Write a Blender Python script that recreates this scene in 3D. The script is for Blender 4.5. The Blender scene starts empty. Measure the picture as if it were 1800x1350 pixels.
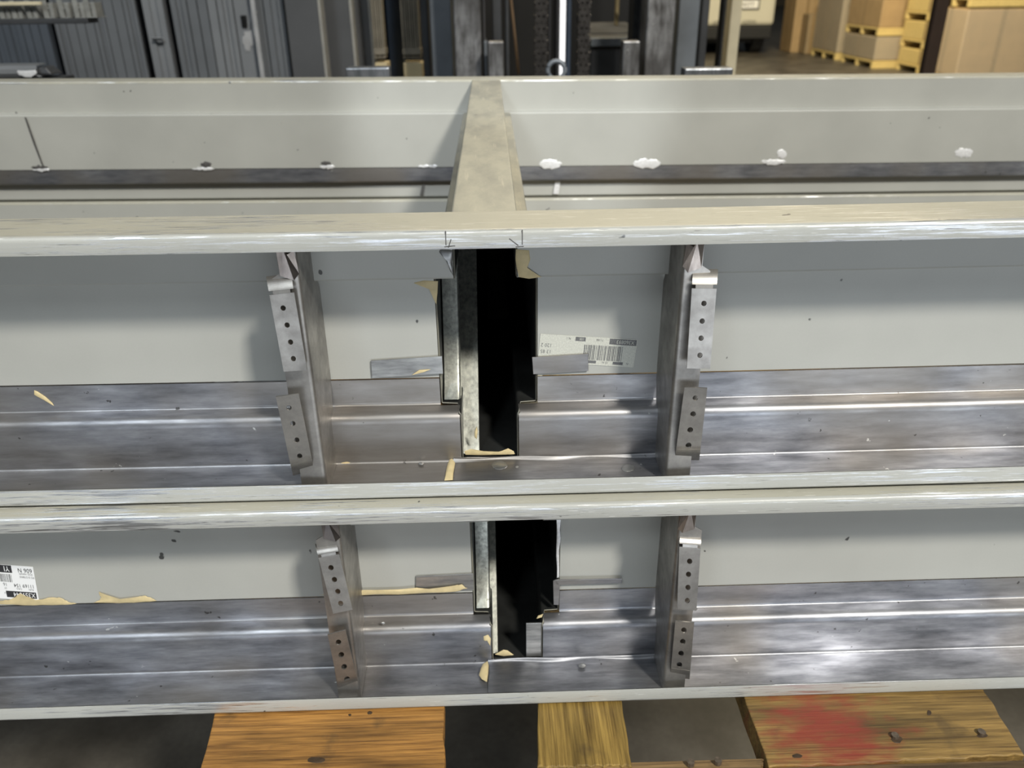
import bpy, bmesh, math, random
from mathutils import Vector, Matrix
random.seed(7)
SC = bpy.context.scene
COL = SC.collection
PI = math.pi

# ------------------------------------------------------------------ camera
F_PX = 1433.1
CAM_O = Vector((0.00653, -0.53123, 0.14947))
RT = Vector((0.99958356, -0.02657663, -0.01124261))
UP = Vector((0.02187542, 0.44379137, 0.8958631))
FW = Vector((0.01881965, 0.89573596, -0.44418793))
cd = bpy.data.cameras.new('camera')
cam = bpy.data.objects.new('camera', cd); COL.objects.link(cam)
cd.sensor_fit = 'HORIZONTAL'; cd.sensor_width = 36.0; cd.lens = 36.0 * F_PX / 1800.0
cd.clip_start = 0.02; cd.clip_end = 200
M = Matrix.Identity(4)
for i in range(3):
    M[i][0] = RT[i]; M[i][1] = UP[i]; M[i][2] = -FW[i]; M[i][3] = CAM_O[i]
cam.matrix_world = M
cd.dof.use_dof = True; cd.dof.focus_distance = 0.62; cd.dof.aperture_fstop = 9.0
SC.camera = cam
SC.view_settings.view_transform = 'Standard'; SC.view_settings.look = 'None'
SC.view_settings.gamma = 1.0; SC.view_settings.use_curve_mapping = False
SC.view_settings.exposure = 0.0

# ------------------------------------------------------------------ world and lamps
wd = bpy.data.worlds.new('world'); SC.world = wd; wd.use_nodes = True
bg = wd.node_tree.nodes['Background']
bg.inputs[0].default_value = (0.72, 0.86, 1.0, 1); bg.inputs[1].default_value = 0.07

def lamp(name, loc, target, size, power, color, sy=None, spread=None):
    l = bpy.data.lights.new(name, 'AREA'); l.energy = power; l.color = color; l.size = size
    if sy: l.shape = 'RECTANGLE'; l.size_y = sy
    if spread: l.spread = spread
    o = bpy.data.objects.new(name, l); COL.objects.link(o); o.location = loc
    o.rotation_euler = (Vector(target) - Vector(loc)).to_track_quat('-Z', 'Y').to_euler()
    return o
lamp('high_bay_lamp_right', (2.6, -3.9, 4.5), (0.2, 0, -0.1), 0.6, 480, (1.0, 0.965, 0.89))
lamp('high_bay_lamp_left', (-2.2, -4.2, 4.0), (-0.1, 0, -0.1), 0.8, 62, (0.84, 0.93, 1.0))
lamp('high_bay_lamp_over_aisle', (0.5, 4.0, 2.5), (0.1, 0.3, -0.1), 4.0, 120, (1.0, 0.84, 0.55), sy=0.5)
lamp('low_front_fill', (1.0, -3.4, -0.75), (0.3, 0.0, -0.2), 5.6, 60, (0.82, 0.90, 1.0), sy=1.0)  # unseen fill light added low in front to brighten the upright steel
sl = bpy.data.lights.new('added_patch_spot', 'SPOT'); sl.energy = 700; sl.color = (.92, .96, 1.0); sl.spot_size = math.radians(5.6); sl.spot_blend = .25; sl.shadow_soft_size = .05  # narrow spot added to throw the bright patch on the back jamb
so = bpy.data.objects.new('added_patch_spot', sl); COL.objects.link(so); so.location = (0.6, -4.0, 3.4)
so.rotation_euler = (Vector((0.04, 0.92, -0.02)) - Vector((0.6, -4.0, 3.4))).to_track_quat('-Z', 'Y').to_euler()
lamp('high_bay_lamp_warehouse', (3.6, 9.0, 4.5), (7.2, 14.0, -1), 2.0, 950, (1.0, 0.86, 0.58))
lamp('high_bay_lamp_racks', (-1.6, -1.5, 3.2), (-1.2, 2.2, 0.0), 1.0, 36, (0.85, 0.93, 1.0))

# ------------------------------------------------------------------ helpers
def un(px, py, axis, val):
    """point of the world on the plane  axis = val  that shows at photo pixel px, py"""
    d = FW + RT * ((px - 900) / F_PX) + UP * ((675 - py) / F_PX)
    t = (val - CAM_O[axis]) / d[axis]
    return CAM_O + d * t

def empty(name, loc, label, cat, group=None):
    o = bpy.data.objects.new(name, None); COL.objects.link(o); o.location = loc
    o['label'] = label; o['category'] = cat
    if group: o['group'] = group
    o.empty_display_size = 0.05
    return o
def tag(o, label=None, cat=None, group=None, kind=None):
    if label: o['label'] = label
    if cat: o['category'] = cat
    if group: o['group'] = group
    if kind: o['kind'] = kind
    return o
def attach(o, parent):
    o.parent = parent
    m = Matrix.Identity(4); p = parent
    chain = []
    while p is not None:
        chain.append(p); p = p.parent
    for p in reversed(chain):
        m = m @ p.matrix_parent_inverse @ Matrix.LocRotScale(p.location, p.rotation_euler, p.scale)
    o.matrix_parent_inverse = m.inverted()
    return o
def obj(name, bm, mats, parent=None, smooth=False, bevel=0, solid=0, matoff=0, offset=0.0, wn=True):
    bmesh.ops.recalc_face_normals(bm, faces=bm.faces[:]) if not solid else None
    me = bpy.data.meshes.new(name); bm.to_mesh(me); bm.free()
    if not isinstance(mats, (list, tuple)): mats = [mats]
    for m in mats: me.materials.append(m)
    if smooth:
        for p in me.polygons: p.use_smooth = True
        try: me.set_sharp_from_angle(angle=math.radians(38))
        except Exception: pass
    o = bpy.data.objects.new(name, me); COL.objects.link(o)
    if solid:
        s = o.modifiers.new('thickness', 'SOLIDIFY'); s.thickness = solid; s.offset = offset
        s.material_offset = matoff; s.use_even_offset = True
    if bevel:
        b = o.modifiers.new('edge', 'BEVEL'); b.width = bevel; b.segments = 2; b.limit_method = 'ANGLE'; b.angle_limit = math.radians(40)
    if smooth and wn:
        k_ = o.modifiers.new('normals', 'WEIGHTED_NORMAL'); k_.keep_sharp = True; k_.weight = 90
    if parent is not None: attach(o, parent)
    return o
def box(bm, a, b, mi=0, shear=None):
    x0, y0, z0 = a; x1, y1, z1 = b
    vs = [bm.verts.new(Vector(p)) for p in ((x0,y0,z0),(x1,y0,z0),(x1,y1,z0),(x0,y1,z0),(x0,y0,z1),(x1,y0,z1),(x1,y1,z1),(x0,y1,z1))]
    for f in ((3,2,1,0),(4,5,6,7),(0,1,5,4),(1,2,6,5),(2,3,7,6),(3,0,4,7)):
        bm.faces.new([vs[i] for i in f]).material_index = mi
    return vs
def hexa(bm, bot, top, mi=0):
    b = [bm.verts.new(Vector(p)) for p in bot]; t = [bm.verts.new(Vector(p)) for p in top]; n = len(b)
    bm.faces.new(b[::-1]).material_index = mi; bm.faces.new(t).material_index = mi
    for i in range(n):
        bm.faces.new((b[i], b[(i+1) % n], t[(i+1) % n], t[i])).material_index = mi
def tube(bm, pts, r, n=12, closed=False, mi=0):
    rings = []
    P = [Vector(p) for p in pts]; N = len(P)
    for i, p in enumerate(P):
        if closed: d = P[(i+1) % N] - P[i-1]
        else: d = P[min(i+1, N-1)] - P[max(i-1, 0)]
        d.normalize()
        a = d.orthogonal().normalized() if abs(d.x) < .9 else d.cross(Vector((0,0,1))).normalized()
        a = (Vector((0,0,1)).cross(d)).normalized() if abs(d.z) < .95 else Vector((1,0,0))
        b = d.cross(a).normalized()
        rr = r[i] if isinstance(r, (list, tuple)) else r
        rings.append([bm.verts.new(p + a*rr*math.cos(2*PI*k/n) + b*rr*math.sin(2*PI*k/n)) for k in range(n)])
    for i in range(N if closed else N-1):
        A = rings[i]; B = rings[(i+1) % N]
        for k in range(n):
            bm.faces.new((A[k], A[(k+1) % n], B[(k+1) % n], B[k])).material_index = mi
    if not closed:
        bm.faces.new(rings[0][::-1]).material_index = mi; bm.faces.new(rings[-1]).material_index = mi

# ------------------------------------------------------------------ materials
def newmat(name):
    m = bpy.data.materials.new(name); m.use_nodes = True
    nt = m.node_tree; b = nt.nodes['Principled BSDF']
    return m, nt, b
def N(nt, t, **kw):
    n = nt.nodes.new(t)
    for k, v in kw.items():
        if k in n.inputs: n.inputs[k].default_value = v
        else: setattr(n, k, v)
    return n
def noise(nt, scale=(1,1,1), sc=5.0, detail=4.0, rough=.55, rot=(0,0,0)):
    tc = N(nt, 'ShaderNodeTexCoord'); mp = N(nt, 'ShaderNodeMapping')
    mp.inputs['Scale'].default_value = scale; mp.inputs['Rotation'].default_value = rot
    nt.links.new(tc.outputs['Object'], mp.inputs['Vector'])
    nz = N(nt, 'ShaderNodeTexNoise'); nz.inputs['Scale'].default_value = sc; nz.inputs['Detail'].default_value = detail; nz.inputs['Roughness'].default_value = rough
    nt.links.new(mp.outputs[0], nz.inputs['Vector'])
    return nz
def ramp(nt, src, stops):
    r = N(nt, 'ShaderNodeValToRGB')
    e = r.color_ramp.elements
    while len(e) < len(stops): e.new(.5)
    for el, (p, c) in zip(e, stops):
        el.position = p; el.color = (c[0], c[1], c[2], 1) if isinstance(c, (tuple, list)) else (c, c, c, 1)
    nt.links.new(src, r.inputs[0]); return r
def mix(nt, fac, a, b, mode='MIX'):
    m = N(nt, 'ShaderNodeMix', data_type='RGBA', blend_type=mode)
    def put(s, v):
        if hasattr(v, 'links') or isinstance(v, bpy.types.NodeSocket): nt.links.new(v, s)
        else: s.default_value = v if isinstance(v, float) else (v[0], v[1], v[2], 1)
    put(m.inputs[0], fac); put(m.inputs[6], a); put(m.inputs[7], b)
    return m.outputs[2]
def bump(nt, b, h, s=.1, d=.001):
    n = N(nt, 'ShaderNodeBump'); n.inputs['Strength'].default_value = s; n.inputs['Distance'].default_value = d
    nt.links.new(h, n.inputs['Height']); nt.links.new(n.outputs[0], b.inputs['Normal'])
def simple(name, col, rough=.5, metal=0.0, var=0.0, vs=20.0, emit=None, es=1.0, spec=.5, coat=0):
    m, nt, b = newmat(name)
    b.inputs['Roughness'].default_value = rough; b.inputs['Metallic'].default_value = metal
    b.inputs['Specular IOR Level'].default_value = spec
    nz = noise(nt, sc=vs)
    r = ramp(nt, nz.outputs[0], [(.3, tuple(c*(1-var) for c in col)), (.7, tuple(min(1, c*(1+var)) for c in col))])
    nt.links.new(r.outputs[0], b.inputs['Base Color'])
    if coat: b.inputs['Coat Weight'].default_value = coat
    if emit:
        b.inputs['Emission Color'].default_value = (*emit, 1); b.inputs['Emission Strength'].default_value = es
    return m

def mat_primer(name, base, rough=.42, wear=0.0, alongX=True, smear=0.0):
    m, nt, b = newmat(name)
    sx = (1, 1, 1)
    n1 = noise(nt, sc=9, detail=3)
    col = ramp(nt, n1.outputs[0], [(.3, tuple(c*.94 for c in base)), (.7, tuple(c*1.05 for c in base))]).outputs[0]
    n3 = noise(nt, sc=700, detail=2)
    speck = ramp(nt, n3.outputs[0], [(.0, .97), (1., 1.03)]).outputs[0]
    col = mix(nt, 1.0, col, speck, 'MULTIPLY')
    nd = noise(nt, sc=60, detail=2)
    if smear:
        ns = noise(nt, scale=(3, 1, 1), sc=9, detail=5, rough=.6)
        col = mix(nt, ramp(nt, ns.outputs[0], [(.42, 0), (.60, smear)]).outputs[0], col, (.25, .245, .215))
        ne = noise(nt, scale=(30, 2, 2), sc=5, detail=6)
        col = mix(nt, ramp(nt, ne.outputs[0], [(.60, 0), (.72, .6)]).outputs[0], col, (.60, .56, .44))
    spots = ramp(nt, nd.outputs[0], [(.735, 0), (.755, 1)]).outputs[0]
    col = mix(nt, spots, col, (.07, .07, .065))
    b.inputs['Roughness'].default_value = rough
    if wear > 0:
        nw = noise(nt, scale=(5, 160, 160) if alongX else (160, 5, 160), sc=4, detail=8, rough=.7)
        nb = noise(nt, scale=(1, 3, 3), sc=5, detail=2)
        mul = N(nt, 'ShaderNodeMath', operation='MULTIPLY_ADD')
        nt.links.new(nb.outputs[0], mul.inputs[0]); mul.inputs[1].default_value = .5; nt.links.new(nw.outputs[0], mul.inputs[2])
        lo = .93 - .28*wear
        wm = ramp(nt, mul.outputs[0], [(lo-.10, 0), (lo, 1)]).outputs[0]
        nk = noise(nt, scale=(4, 120, 120), sc=7, detail=7, rough=.7, rot=(0, .1, .12))
        dk = ramp(nt, nk.outputs[0], [(.60, 0), (.66, 1)]).outputs[0]
        metalc = mix(nt, dk, (.78, .79, .80), (.22, .21, .21))
        col = mix(nt, wm, col, metalc)
        dkm = ramp(nt, nk.outputs[0], [(.64, 0), (.68, .7)]).outputs[0]
        col = mix(nt, dkm, col, (.12, .115, .10))
        for ang, lt in ((.45, (.85, .85, .82)), (-.32, (.10, .095, .085))):
            ng = noise(nt, scale=(10, 300, 300), sc=4, detail=3, rough=.5, rot=(0, ang, 0))
            col = mix(nt, ramp(nt, ng.outputs[0], [(.690, 0), (.715, .75)]).outputs[0], col, lt)
        nt.links.new(wm, b.inputs['Metallic'])
        rr = ramp(nt, wm, [(0, rough), (1, .34)]).outputs[0]
        nt.links.new(rr, b.inputs['Roughness'])
        bump(nt, b, nw.outputs[0], .25, .0006)
    else:
        bump(nt, b, n3.outputs[0], .05, .0003)
    nt.links.new(col, b.inputs['Base Color'])
    return m

def mat_steel(name, c0, c1, rough=(.28, .5), metal=.85, stretch=(4, 90, 90), tint=None, spots=True):
    m, nt, b = newmat(name)
    b.inputs['Metallic'].default_value = metal
    n1 = noise(nt, scale=stretch, sc=3, detail=7, rough=.65)
    n2 = noise(nt, scale=(1, 2, 2), sc=11, detail=4)
    col = ramp(nt, n1.outputs[0], [(.3, c0), (.72, c1)]).outputs[0]
    cl = ramp(nt, n2.outputs[0], [(.3, .62), (.7, 1.28)]).outputs[0]
    col = mix(nt, 1.0, col, cl, 'MULTIPLY')
    if tint:
        n4 = noise(nt, scale=(1, 1, 1), sc=6, detail=2)
        col = mix(nt, ramp(nt, n4.outputs[0], [(.45, 0), (.62, .65)]).outputs[0], col, tint)
    if spots:
        n5 = noise(nt, sc=120, detail=3)
        col = mix(nt, ramp(nt, n5.outputs[0], [(.71, 0), (.74, .8)]).outputs[0], col, (.05, .045, .04))
        n6 = noise(nt, scale=(1, 1, 1), sc=75, detail=3, rough=.6)
        col = mix(nt, ramp(nt, n6.outputs[0], [(.725, 0), (.75, .8)]).outputs[0], col, (.85, .85, .82))
    nt.links.new(col, b.inputs['Base Color'])
    r = ramp(nt, n1.outputs[0], [(.25, rough[1]), (.75, rough[0])]).outputs[0]
    r2 = mix(nt, .5, r, ramp(nt, n2.outputs[0], [(.3, rough[1]), (.7, rough[0])]).outputs[0])
    nt.links.new(r2, b.inputs['Roughness'])
    bump(nt, b, n1.outputs[0], .12, .0005)
    return m

PRIMER = mat_primer('grey primer', (.415, .415, .380))
PRIMER_FACE = mat_primer('primer with warm light tint on the face', (.41, .395, .325), rough=.45, wear=.06)  # warm overhead light on the top face put into its tan colour
MULL = mat_primer('tan smeared primer on the cross bar', (.40, .385, .31), rough=.5, wear=.0, smear=.75)
SHADED_INSIDE = simple('shaded steel inside', (.035, .036, .034), .5, .5, var=.3, vs=30)  # shade inside the mullion tube put into a darker colour
WORN = mat_primer('worn primer on the lip', (.42, .42, .385), rough=.40, wear=.22)
STEEL = mat_steel('bare rolled steel', (.19, .195, .215), (.45, .455, .48), rough=(.36, .54), metal=.88, stretch=(7, 42, 42), tint=(.32, .29, .25))
STEEL_IN = mat_steel('bare steel inside the mullion', (.22, .225, .20), (.62, .62, .54), rough=(.3, .5), stretch=(90, 4, 90))
STEEL_BRIGHT = mat_steel('scuffed steel plate', (.26, .26, .26), (.62, .62, .60), rough=(.25, .5), stretch=(10, 60, 60))
ANCHOR = mat_steel('zinc coated strap steel', (.29, .275, .255), (.42, .40, .37), rough=(.36, .5), metal=.88, stretch=(30, 30, 30), spots=False)
TINTED = mat_steel('heat tinted steel', (.18, .15, .13), (.38, .33, .29), rough=(.25, .45), metal=.9, stretch=(60, 60, 20), tint=(.13, .125, .13), spots=False)
PUTTY = simple('tan body filler', (.60, .49, .27), .6, var=.12, vs=120)
WELD = simple('bright ground weld', (.90, .90, .90), .42, .35, var=.15, vs=300)
SOOT = simple('dark weld scale', (.10, .095, .09), .6, .3, var=.3, vs=200)

# ------------------------------------------------------------------ dimensions (metres)
W = .0508; ST = .016; LIP = .0118; D = .21083; ZR = .0495; ZG = .1391; ZS = .164; OPEN = .8647
MW = .0479; T = .0016
XA, XB = -1.55, 1.55

def arc(p, q, r, s, n=4):
    """rounded corner at q between p and s, radius r"""
    p, q, s = Vector(p), Vector(q), Vector(s)
    a = (p-q).normalized(); b = (s-q).normalized()
    out = []
    p0 = q + a*r; p1 = q + b*r
    for i in range(n+1):
        t = i/n
        out.append(tuple((1-t)**2*p0 + 2*t*(1-t)*q + t*t*p1))
    return out
def rounded(pts, r, n=4):
    out = [tuple(pts[0])]
    for i in range(1, len(pts)-1):
        out += arc(pts[i-1], pts[i], r[i] if isinstance(r, (list, tuple)) else r, pts[i+1], n)
    out.append(tuple(pts[-1]))
    return out

def sheet(name, prof, mats, parent, deform, matfn=None, cut=None, nx=44, t=T, xr=(XA, XB), offset=0.0):
    """profile of (y, z) points run along x; cut(y,z) -> None or (xa, xb) left open"""
    bm = bmesh.new()
    xs = set(round(xr[0] + (xr[1]-xr[0])*i/nx, 6) for i in range(nx+1))
    cuts = []
    for i in range(len(prof)-1):
        ym = (prof[i][0]+prof[i+1][0])/2; zm = (prof[i][1]+prof[i+1][1])/2
        c = cut(ym, zm) if cut else None
        cuts.append(c)
        if c:
            xs.add(round(c[0], 6)); xs.add(round(c[1], 6))
    xs = sorted(xs)
    grid = {}
    def V(i, j):
        if (i, j) not in grid:
            y, z = prof[j]; grid[(i, j)] = bm.verts.new(deform(xs[i], y, z))
        return grid[(i, j)]
    for j in range(len(prof)-1):
        for i in range(len(xs)-1):
            xm = (xs[i]+xs[i+1])/2
            if cuts[j] and cuts[j][0] < xm < cuts[j][1]: continue
            f = bm.faces.new((V(i, j), V(i+1, j), V(i+1, j+1), V(i, j+1)))
            if matfn: f.material_index = matfn((prof[j][0]+prof[j+1][0])/2, (prof[j][1]+prof[j+1][1])/2)
    return obj(name, bm, mats, parent, smooth=True, solid=t, offset=offset)

def patch(name, pix, Y, mat, parent, th=.0008, dome=0.0, axis=1, jitter=0):
    """a thin raised patch whose outline is given on the plane y = Y (or z = Y)"""
    bm = bmesh.new()
    if axis == 1 and parent.name.startswith('steel_window_frame.') and Y < .2: Y += .0033*un(*pix[0], 1, Y).x - .0003
    P = [un(x, y, axis, Y) for x, y in pix]
    n = Vector((0, -1, 0)) if axis == 1 else Vector((0, 0, 1))
    if jitter:
        Q = []
        for i, p in enumerate(P):
            q = P[(i+1) % len(P)]
            Q.append(p)
            for k in (1, 2):
                m = p.lerp(q, k/3); d = (q-p)
                o = d.cross(n).normalized()*random.uniform(-1, 1)*min(jitter, d.length*.25)
                Q.append(m + o)
        P = Q
    c = sum(P, Vector())/len(P)
    base = [bm.verts.new(p + n*.00005) for p in P]
    rim = [bm.verts.new(p.lerp(c, .06) + n*th*.7) for p in P]
    ins = [bm.verts.new(p.lerp(c, .35) + n*(th+dome*.6)) for p in P]
    top = bm.verts.new(c + n*(th+dome))
    k = len(P)
    for A, B in ((base, rim), (rim, ins)):
        for i in range(k): bm.faces.new((A[i], A[(i+1) % k], B[(i+1) % k], B[i]))
    for i in range(k): bm.faces.new((ins[i], ins[(i+1) % k], top))
    return obj(name, bm, mat, parent, smooth=True)

def plate_px(name, pix, Y, mat, parent, th=.0012, axis=1, bevel=.0003):
    bm = bmesh.new()
    P = [un(x, y, axis, Y) for x, y in pix]
    n = Vector((0, -th, 0)) if axis == 1 else Vector((0, 0, th))
    hexa(bm, P, [p+n for p in P])
    return obj(name, bm, mat, parent, bevel=bevel)

def slab(name, a, b, mat, parent, bevel=.0004, deform=None):
    bm = bmesh.new(); box(bm, a, b)
    if deform:
        for v in bm.verts: v.co = deform(v.co.x, v.co.y, v.co.z)
    return obj(name, bm, mat, parent, bevel=bevel)

# ------------------------------------------------------------------ strap of a wall anchor
def strap(parent, TL, TR, BR, BL, holes, bent, y_root, y_free, notch=.17):
    """perforated nailing strap; corners and holes in photo pixels, bent end at 'top' or 'bottom'"""
    flip = bent == 'bottom'
    def pos(u, v):
        px = (TL[0]*(1-u)+TR[0]*u)*(1-v) + (BL[0]*(1-u)+BR[0]*u)*v
        py = (TL[1]*(1-u)+TR[1]*u)*(1-v) + (BL[1]*(1-u)+BR[1]*u)*v
        w = (1-v) if flip else v            # 0 at the bend
        Y = y_root + (y_free-y_root)*w
        if w < .20:                          # rolls back towards the anchor
            k = (1 - w/.20); Y += .0085*k*k
        return un(px, py, 1, Y)
    ulen = (Vector(TL)-Vector(TR)).length; vlen = (Vector(TL)-Vector(BL)).length
    bm = bmesh.new()
    NS = 24
    def row(v0, v1, u0=0., u1=1., seg=1):
        for s in range(seg):
            a = v0+(v1-v0)*s/seg; b = v0+(v1-v0)*(s+1)/seg
            us = [u0, u0+(u1-u0)/3, u0+(u1-u0)*2/3, u1]
            for i in range(3):
                bm.faces.new([bm.verts.new(pos(uu, vv)) for uu, vv in ((us[i], a), (us[i+1], a), (us[i+1], b), (us[i], b))])
    hs = []
    for hx, hy in holes:
        v = ((hy - (TL[1]+TR[1])/2) / ((BL[1]+BR[1])/2 - (TL[1]+TR[1])/2))
        lx = TL[0]*(1-v)+BL[0]*v; rx = TR[0]*(1-v)+BR[0]*v
        hs.append(((hx-lx)/(rx-lx), v))
    hs.sort(key=lambda h: h[1])
    rv = .029*165/vlen; ru = rv*vlen/ulen; half = rv*1.9
    cells = [(h[1]-half, h[1]+half, h) for h in hs]
    nv = notch if not flip else 1-notch
    nh = .019
    segs = sorted([(a, b, 'h', h) for a, b, h in cells] + [(nv-nh, nv+nh, 'n', None)], key=lambda s: s[0])
    cur = 0.0
    for a, b, k, h in segs:
        a = max(a, cur)
        if a > cur: row(cur, a, seg=9 if (a-cur) > .08 else 1)
        if k == 'n': row(a, b, .15, .85)
        else:
            uc, vc = h
            ring = []; outer = []
            for i in range(NS):
                t = 2*PI*i/NS; c, s = math.cos(t), math.sin(t)
                ring.append(bm.verts.new(pos(uc+ru*c, vc+rv*s)))
                m = max(abs(c), abs(s)); cu, cv = c/m, s/m
                U = uc + (cu*(1-uc) if cu > 0 else cu*uc); Vv = (a+b)/2 + cv*(b-a)/2
                outer.append(bm.verts.new(pos(U, Vv)))
            for i in range(NS):
                j = (i+1) % NS
                bm.faces.new((ring[i], outer[i], outer[j], ring[j]))
        cur = b
    if cur < 1: row(cur, 1, seg=9 if (1-cur) > .08 else 1)
    bmesh.ops.remove_doubles(bm, verts=bm.verts[:], dist=1e-6)
    o = obj('strap', bm, ANCHOR, parent, smooth=False, solid=.0011)
    return o

def wall_anchor(frame, xa, s, y0, ztop, zbot, straps, holes_lbl=None):
    """L shaped sheet anchor: web in the y-z plane at x = xa, flange facing out with two straps"""
    bm = bmesh.new()
    yf = y0 + .009; yb = y0 + W + ST - .0015
    # flange facing out with a rounded corner into the web; (x, y) profile
    prof = rounded([(xa + s*.0195, yf+.001), (xa, yf), (xa, yb)], .003, 4)
    zs = [ztop-.012, ztop-.020, ztop-.030, ztop-.034, ztop-.06, ztop-.1, ztop-.14, zbot+.012, zbot+.0025]
    g = []
    for z in zs:
        r = []
        for i, (x, y) in enumerate(prof):
            xx = x
            if i == 0 and z > ztop-.032: xx = xa + s*.0135
            yy = y
            if z < ztop-ZS and False: pass
            if y > y0+W-.0005 and (z > ztop-ZR+.002 or z < ztop-ZS): yy = y0 + W - .0015
            r.append(bm.verts.new((xx, yy, z)))
        g.append(r)
    for j in range(len(zs)-1):
        for i in range(len(prof)-1):
            bm.faces.new((g[j][i], g[j][i+1], g[j+1][i+1], g[j+1][i]))
    a = obj('wall_anchor', bm, ANCHOR, frame, smooth=True, solid=.0011)
    # crimped, welded ear under the lip
    bm = bmesh.new()
    z0 = ztop-.0125
    P = [(xa + s*.0130, yf-.0015, z0), (xa + s*.0005, yf-.0035, z0), (xa - s*.0012, yf-.0025, ztop-.0290), (xa + s*.0035, yf-.0008, ztop-.0345), (xa + s*.0125, yf-.001, ztop-.0310)]
    mid = (xa+s*.0045, yf-.0055, z0-.002)
    vs = [bm.verts.new(p) for p in P]; m = bm.verts.new(mid)
    m2 = bm.verts.new((xa + s*.0085, yf+.0008, z0))
    bm.faces.new((vs[0], m2, vs[4])); bm.faces.new((m2, m, vs[2])); bm.faces.new((m, vs[1], vs[2])); bm.faces.new((m2, vs[2], vs[3], vs[4]))
    obj('welded_ear', bm, TINTED, a, solid=.0009)
    # weld bead on the web side
    bm = bmesh.new()
    tube(bm, [(xa - s*(.011+.0004*math.sin(k)), y0+W-.003, ztop-.006-k*.0040) for k in range(6)], [.0018, .0032, .0036, .0036, .0032, .0015], 10)
    obj('weld_bead', bm, SOOT, a, smooth=True)
    for st in straps: strap(a, *st)
    # foot tab lying on the bottom flange
    bm = bmesh.new()
    box(bm, (min(xa, xa+s*.02), y0+.0035, zbot+.0022), (max(xa, xa+s*.02), y0+.026, zbot+.0034))
    obj('foot_tab', bm, ANCHOR, a, bevel=.0004)
    return a

# ------------------------------------------------------------------ one welded frame
def steel_frame(label, ztop, y0, mx, d_front, d_back, zb_back, anchors):
    root = empty('steel_window_frame', (0, y0+W+OPEN/2, ztop-D), label, 'steel frame')
    Z = ztop
    n0, n1 = mx-MW/2, mx+MW/2; w0, w1 = mx-MW/2-ST, mx+MW/2+ST
    def cut(y, z):
        if y < y0+W-.002: return None
        z -= Z
        if -ZR < z: return (n0, n1) if z < -.004 else None
        if z > -ZS: return (w0, w1) if y > y0+W+ST*.6 else (n0, n1)
        return (n0, n1) if z > -D+.006 else None
    # primed upper sheet: lip, face, rabbet, stop
    prof = rounded([(y0, Z-LIP), (y0, Z), (y0+W, Z), (y0+W, Z-ZR), (y0+W+ST, Z-ZR-.0005), (y0+W+ST, Z-ZG)], [0, .0030, .003, .0012, .0018, 0], 4)
    sheet('front_jamb', prof, [PRIMER, PRIMER_FACE, WORN], root, d_front,
          lambda y, z: 2 if y < y0+.0065 else (1 if z > Z-.003 else 0), cut, offset=0.0)
    # bare steel channel lapped behind it
    yo = -.0013
    prof = rounded([(y0+W+ST+yo, Z-ZG-.0009), (y0+W+ST+yo, Z-ZS), (y0+W+yo, Z-ZS-.001), (y0+W+yo, Z-D+.0012), (y0+.0022, Z-D+.0012)], [0, .0035, .0075, .004, .0], 6)
    sheet('reinforcing_channel', prof, [STEEL], root, d_front, None, cut, offset=0.0)
    prof = rounded([(y0+W-.004, Z-D+.0004), (y0+.0004, Z-D+.0004), (y0+.0004, Z-D+LIP+.002)], [0, .002, 0], 4)
    sheet('bottom_lip', prof, [PRIMER, WORN], root, d_front, lambda y, z: 1 if y < y0+.003 else 0, None, offset=0.0)
    # back jamb, mirrored, seen through the opening
    yb = y0+W+OPEN; DB = zb_back
    prof = rounded([(yb+W, Z-LIP), (yb+W, Z), (yb, Z), (yb, Z-ZR), (yb-ST, Z-ZR-.001), (yb-ST, Z-ZG)], [0, .003, .003, .0012, .002, 0], 4)
    sheet('back_jamb', prof, [PRIMER, PRIMER_FACE], root, d_back, lambda y, z: 1 if z > Z-.003 else 0, None)
    prof = rounded([(yb-ST+.0016, Z-ZG+.002), (yb-ST+.0016, Z-ZS), (yb+.001, Z-ZS-.001)], [0, .002, 0], 4)
    sheet('back_channel', prof, [STEEL], root, d_back, None, None)
    prof = rounded([(yb, Z-ZS), (yb, Z-DB), (yb+W, Z-DB), (yb+W, Z-DB+LIP)], [0, .003, .003, 0], 4)
    sheet('back_rabbet', prof, [PRIMER], root, d_back)
    # mullion tube between them
    bm = bmesh.new()
    loop = [(n0, 0), (n0, -ZR), (w0, -ZR-.001), (w0, -ZS), (n0, -ZS-.001), (n0, -D+.001), (n1, -D+.001), (n1, -ZS-.001), (w1, -ZS), (w1, -ZR-.001), (n1, -ZR), (n1, 0)]
    L2 = []
    k = len(loop)
    for i in range(k):
        L2 += arc((*loop[i-1], 0), (*loop[i], 0), .0022, (*loop[(i+1) % k], 0), 3)
    ny = 12
    rings = []
    for j in range(ny+1):
        r = []
        for x, z, _ in L2:
            wide = x < n0-.001 or x > n1+.001
            a = y0+W+(ST if wide else 0); b = yb-(ST if wide else 0)
            y = a+(b-a)*j/ny
            q = d_front(x, y, Z+z); q2 = d_back(x, y, Z+z); t = j/ny
            r.append(bm.verts.new(Vector(q).lerp(Vector(q2), t)))
        rings.append(r)
    kk = len(L2)
    for j in range(ny):
        for i in range(kk):
            f = bm.faces.new((rings[j][i], rings[j+1][i], rings[j+1][(i+1) % kk], rings[j][(i+1) % kk]))
    obj('mullion', bm, [MULL, SHADED_INSIDE], root, smooth=True, solid=.0016, matoff=1, offset=-1.0)
    return root, (n0, n1, w0, w1)

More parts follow.
